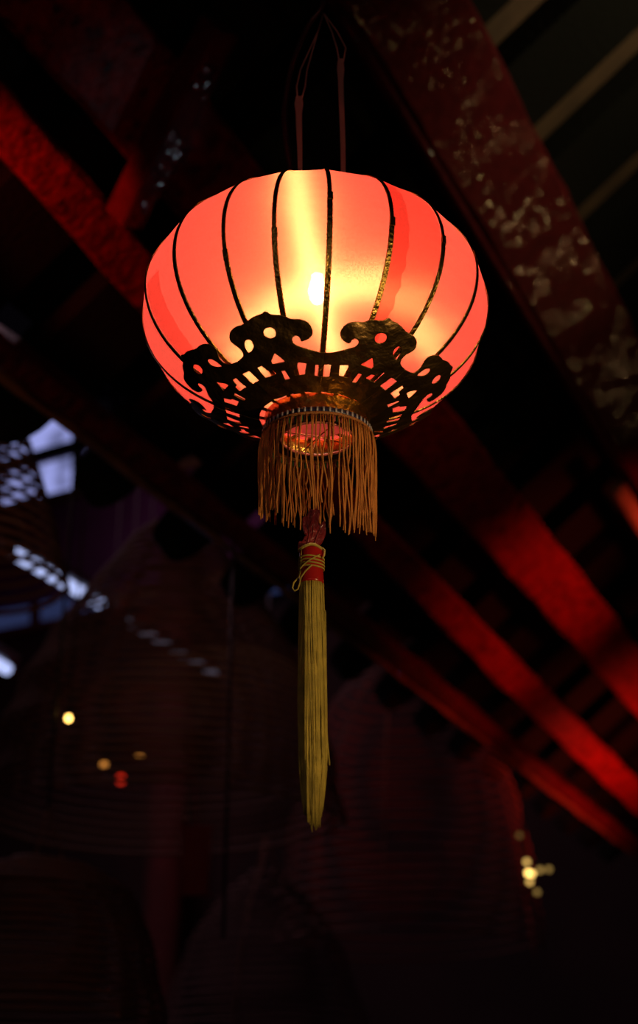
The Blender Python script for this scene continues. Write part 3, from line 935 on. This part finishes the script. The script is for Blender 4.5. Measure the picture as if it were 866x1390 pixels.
# thin black line hanging from the eave, left of the tassel
uv = onroof(318, 722, 2.735); a = roof(uv[0], uv[1], 2.735); b_ = at_y(303, 1275, a.y)
mb = MB(); mb.tube([a, b_], .0055, 8)
tag(mb.build('rope', M['cord'], None), 'thin black cord hanging straight down from the eave left of the tassel', 'rope')

# red pillar and small lamps deep in the hall
mb = MB()
q0 = onwall(236, 880, WB-.5); 
c0 = wp(q0[0], WB-.5, 0)
mb.lathe([(.17, -1.45), (.21, -1.40), (.21, -1.2), (.15, -1.1), (.14, 1.5), (.15, 4.9)], c0, n=32)
tag(mb.build('red_pillar', M['pillar'], None), 'round red pillar far behind the largest incense coil', 'pillar')
def small_lamp(x, y, depth, r, mat, label):
    c = at(x, y, depth)
    root = empty('small_lamp', c); tag(root, label, 'lamp', 'tiny lamps deep in the hall')
    mb = MB(); sphere(mb, (0, 0, 0), r, 8, sz=1.15); o = mb.build('bulb', mat, root)
    mb = MB(); mb.lathe([(.0001, r*2.2), (r*.7, r*2.2), (r*.8, r*1.0), (r*.3, r*.95)], (0, 0, 0), n=16); mb.tube([(0, 0, r*2), (0, 0, hangtop(c.x, c.y, 4.9)-c.z)], .003, 5)
    mb.build('lamp_holder', M['iron'], root)
warm = emitter('warm_lamp', (1, .56, .12), 7)
warm2 = emitter('warm_lamp_weak', (1, .36, .06), .8)
redl = emitter('red_lamp', (1, .03, .01), .9)
small_lamp(93, 975, 4.6, .010, warm, 'tiny warm yellow lamp glowing left of the largest coil')
small_lamp(190, 1023, 7.2, .020, warm2, 'weak orange lamp seen through the largest coil, just above a red one')
small_lamp(141, 1038, 7.2, .016, warm2, 'weak orange lamp left of and below its pair behind the largest coil')
small_lamp(164, 1058, 7.3, .022, redl, 'tiny red lamp below the orange lamps behind the largest coil')
# cluster of small warm lamps, lower right
cc_ = at(716, 1172, 7.0)
root = empty('lamp_cluster', cc_); tag(root, 'cluster of small golden lamps glowing low on the right', 'lamp cluster')
mb = MB()
for i, (x, y, s_) in enumerate([(715, 1170, 1.2), (717, 1185, 4.5), (722, 1186, 3.0), (719, 1197, 1.3), (733, 1181, .5), (745, 1180, .35), (729, 1211, .3), (705, 1134, .12)]):
    p = at(x, y, 7.0)-cc_
    b2 = MB(); sphere(b2, p, .013, 7)
    b2.build('bulb', emitter('golden_lamp_%d' % i, (1, .60, .15), 1.1*s_), root)
    mb.tube([p+Vector((0, .01, 0)), p+Vector((0, .06, .02)), Vector((0, .08, .05))], .003, 5)
mb.tube([Vector((0, .08, -.15)), Vector((0, .08, hangtop(cc_.x, cc_.y+.08, 4.9)-cc_.z))], .006, 6)
mb.build('lamp_frame', M['iron'], root)
# added glowing bulb standing in for a speck of daylight at the eave, right of the tassel
small_lamp(545, 915, 6.4, .010, emitter('daylight_speck', (.35, .42, 1), 1.6), 'tiny glowing bulb standing in for bluish daylight at the eave right of the tassel top')

# ------------------------------------------------------------------ LIGHTS
def aim(o, tgt):
    o.rotation_euler = (Vector(tgt)-o.location).to_track_quat('-Z', 'Y').to_euler()
def spot(name, loc, tgt, energy, color, size=40, blend=1, r=.05):
    l = bpy.data.lights.new(name, 'SPOT'); l.energy = energy; l.color = color; l.spot_size = math.radians(size); l.spot_blend = blend; l.shadow_soft_size = r
    o = bpy.data.objects.new(name, l); col.objects.link(o); o.location = loc; aim(o, tgt); return o
def point(name, loc, energy, color, r=.05):
    l = bpy.data.lights.new(name, 'POINT'); l.energy = energy; l.color = color; l.shadow_soft_size = r
    o = bpy.data.objects.new(name, l); col.objects.link(o); o.location = loc; return o
def area(name, loc, tgt, energy, color, sx, sy):
    l = bpy.data.lights.new(name, 'AREA'); l.energy = energy; l.color = color; l.shape = 'RECTANGLE'; l.size = sx; l.size_y = sy
    o = bpy.data.objects.new(name, l); col.objects.link(o); o.location = loc; aim(o, tgt); return o
RED = (1, .06, .03)
# neighbouring lanterns out of the picture
spot('lantern_glow_left', roof(-.38, 1.2, 2.45), roof(-.20, 2.33, SB), 66, RED, 22, .6, .04)
spot('lantern_glow_right', roof(.95, 5.9, 1.5), roof(.14, 5.9, SB), 72, RED, 64, 1, .1)
spot('lantern_glow_far', roof(-.22, 7.9, 1.5), roof(-.34, 8.0, SB), 105, RED, 104, 1, .1)
spot('lantern_glow_eave', roof(-.1, 6.2, 1.8), roof(-.5, 6.2, 2.7), 12, RED, 56, 1, .1)
spot('eave_fill', roof(-.95, 1.9, 1.8), roof(-.5, 3.6, 2.7), 5, (1, .50, .25), 60, 1, .06)  # unseen warm spot added to brighten the eave beam
spot('eave_daylight', wp(-3.6, 5.5, 1.9), roof(-.57, 4.0, 2.7), 4, (.45, .5, 1), 30, 1, .2)
def glint_spot(name, x, y, s, t, energy, color, size, r=.04):
    """an unseen spot added where the glossy paint at this picture point mirrors it"""
    d = ray(x, y); hit = CAM + d*(-s/d.dot(N)); q = d - N*(2*d.dot(N))
    return spot(name, hit + q*t, hit, energy, color, size, .8, r)
for x_, y_, e_ in ((625, 120, 5), (745, 340, 11), (835, 500, 4)):
    glint_spot('glint_spot_warm', x_, y_, 2.75, 2.6, e_, (1, .50, .20), 19, .03)  # added unseen spots that make the warm glints on the glossy beam
glint_spot('glint_spot_cool', 235, 190, 2.66, 2.2, 5, (.75, .80, 1), 10)  # added unseen spot for the bluish skylight glints on the strut
# warm lamp that the gilt ribs mirror and that lights the tassel
spot('warm_hall_lamp', (1.1, .55, 1.75), (0, 1.64, 2.2), 44, (1, .62, .26), 30, .6, .04)
spot('upper_right_fill', roof(2.3, 3.2, 1.9), roof(1.3, 3.6, 3), 42, (1, .72, .42), 80, 1, .1)  # unseen warm fill added to bring out the upper roof boards
# daylight in the court
area('court_daylight', wp(-5.2, 6.5, 4.4), wp(-2.4, 9, 2.0), 34, (.9, .5, .62), 2.5, 3)
area('front_fill', CAM+Vector((-.6, -1.2, .5)), (0, 2, 2.2), 2.2, (1, .66, .55), 1.2, 1.2)

wd = bpy.data.worlds.new('World'); sc.world = wd; wd.use_nodes = True
bg = wd.node_tree.nodes['Background']; bg.inputs[0].default_value = (.35, .25, .45, 1); bg.inputs[1].default_value = .003

# ------------------------------------------------------------------ CAMERA
cd = bpy.data.cameras.new('Camera'); cam = bpy.data.objects.new('Camera', cd); col.objects.link(cam)
cam.location = CAM
cam.rotation_euler = (math.radians(90)+PITCH, 0, 0)
cd.sensor_fit = 'VERTICAL'; cd.sensor_height = 36; cd.lens = FPX*36/H
cd.shift_y = -(H/2-CY)/H
cd.dof.use_dof = True; cd.dof.focus_distance = 1.80; cd.dof.aperture_fstop = 3.2; cd.clip_start = .05
sc.camera = cam
sc.view_settings.view_transform = 'Standard'; sc.view_settings.look = 'None'; sc.view_settings.gamma = 1; sc.view_settings.exposure = 0
sc.view_settings.use_curve_mapping = False
sc.cycles.use_denoising = True
sc.cycles.max_bounces = 10; sc.cycles.transparent_max_bounces = 12; sc.cycles.transmission_bounces = 10
sc.cycles.sample_clamp_indirect = 4
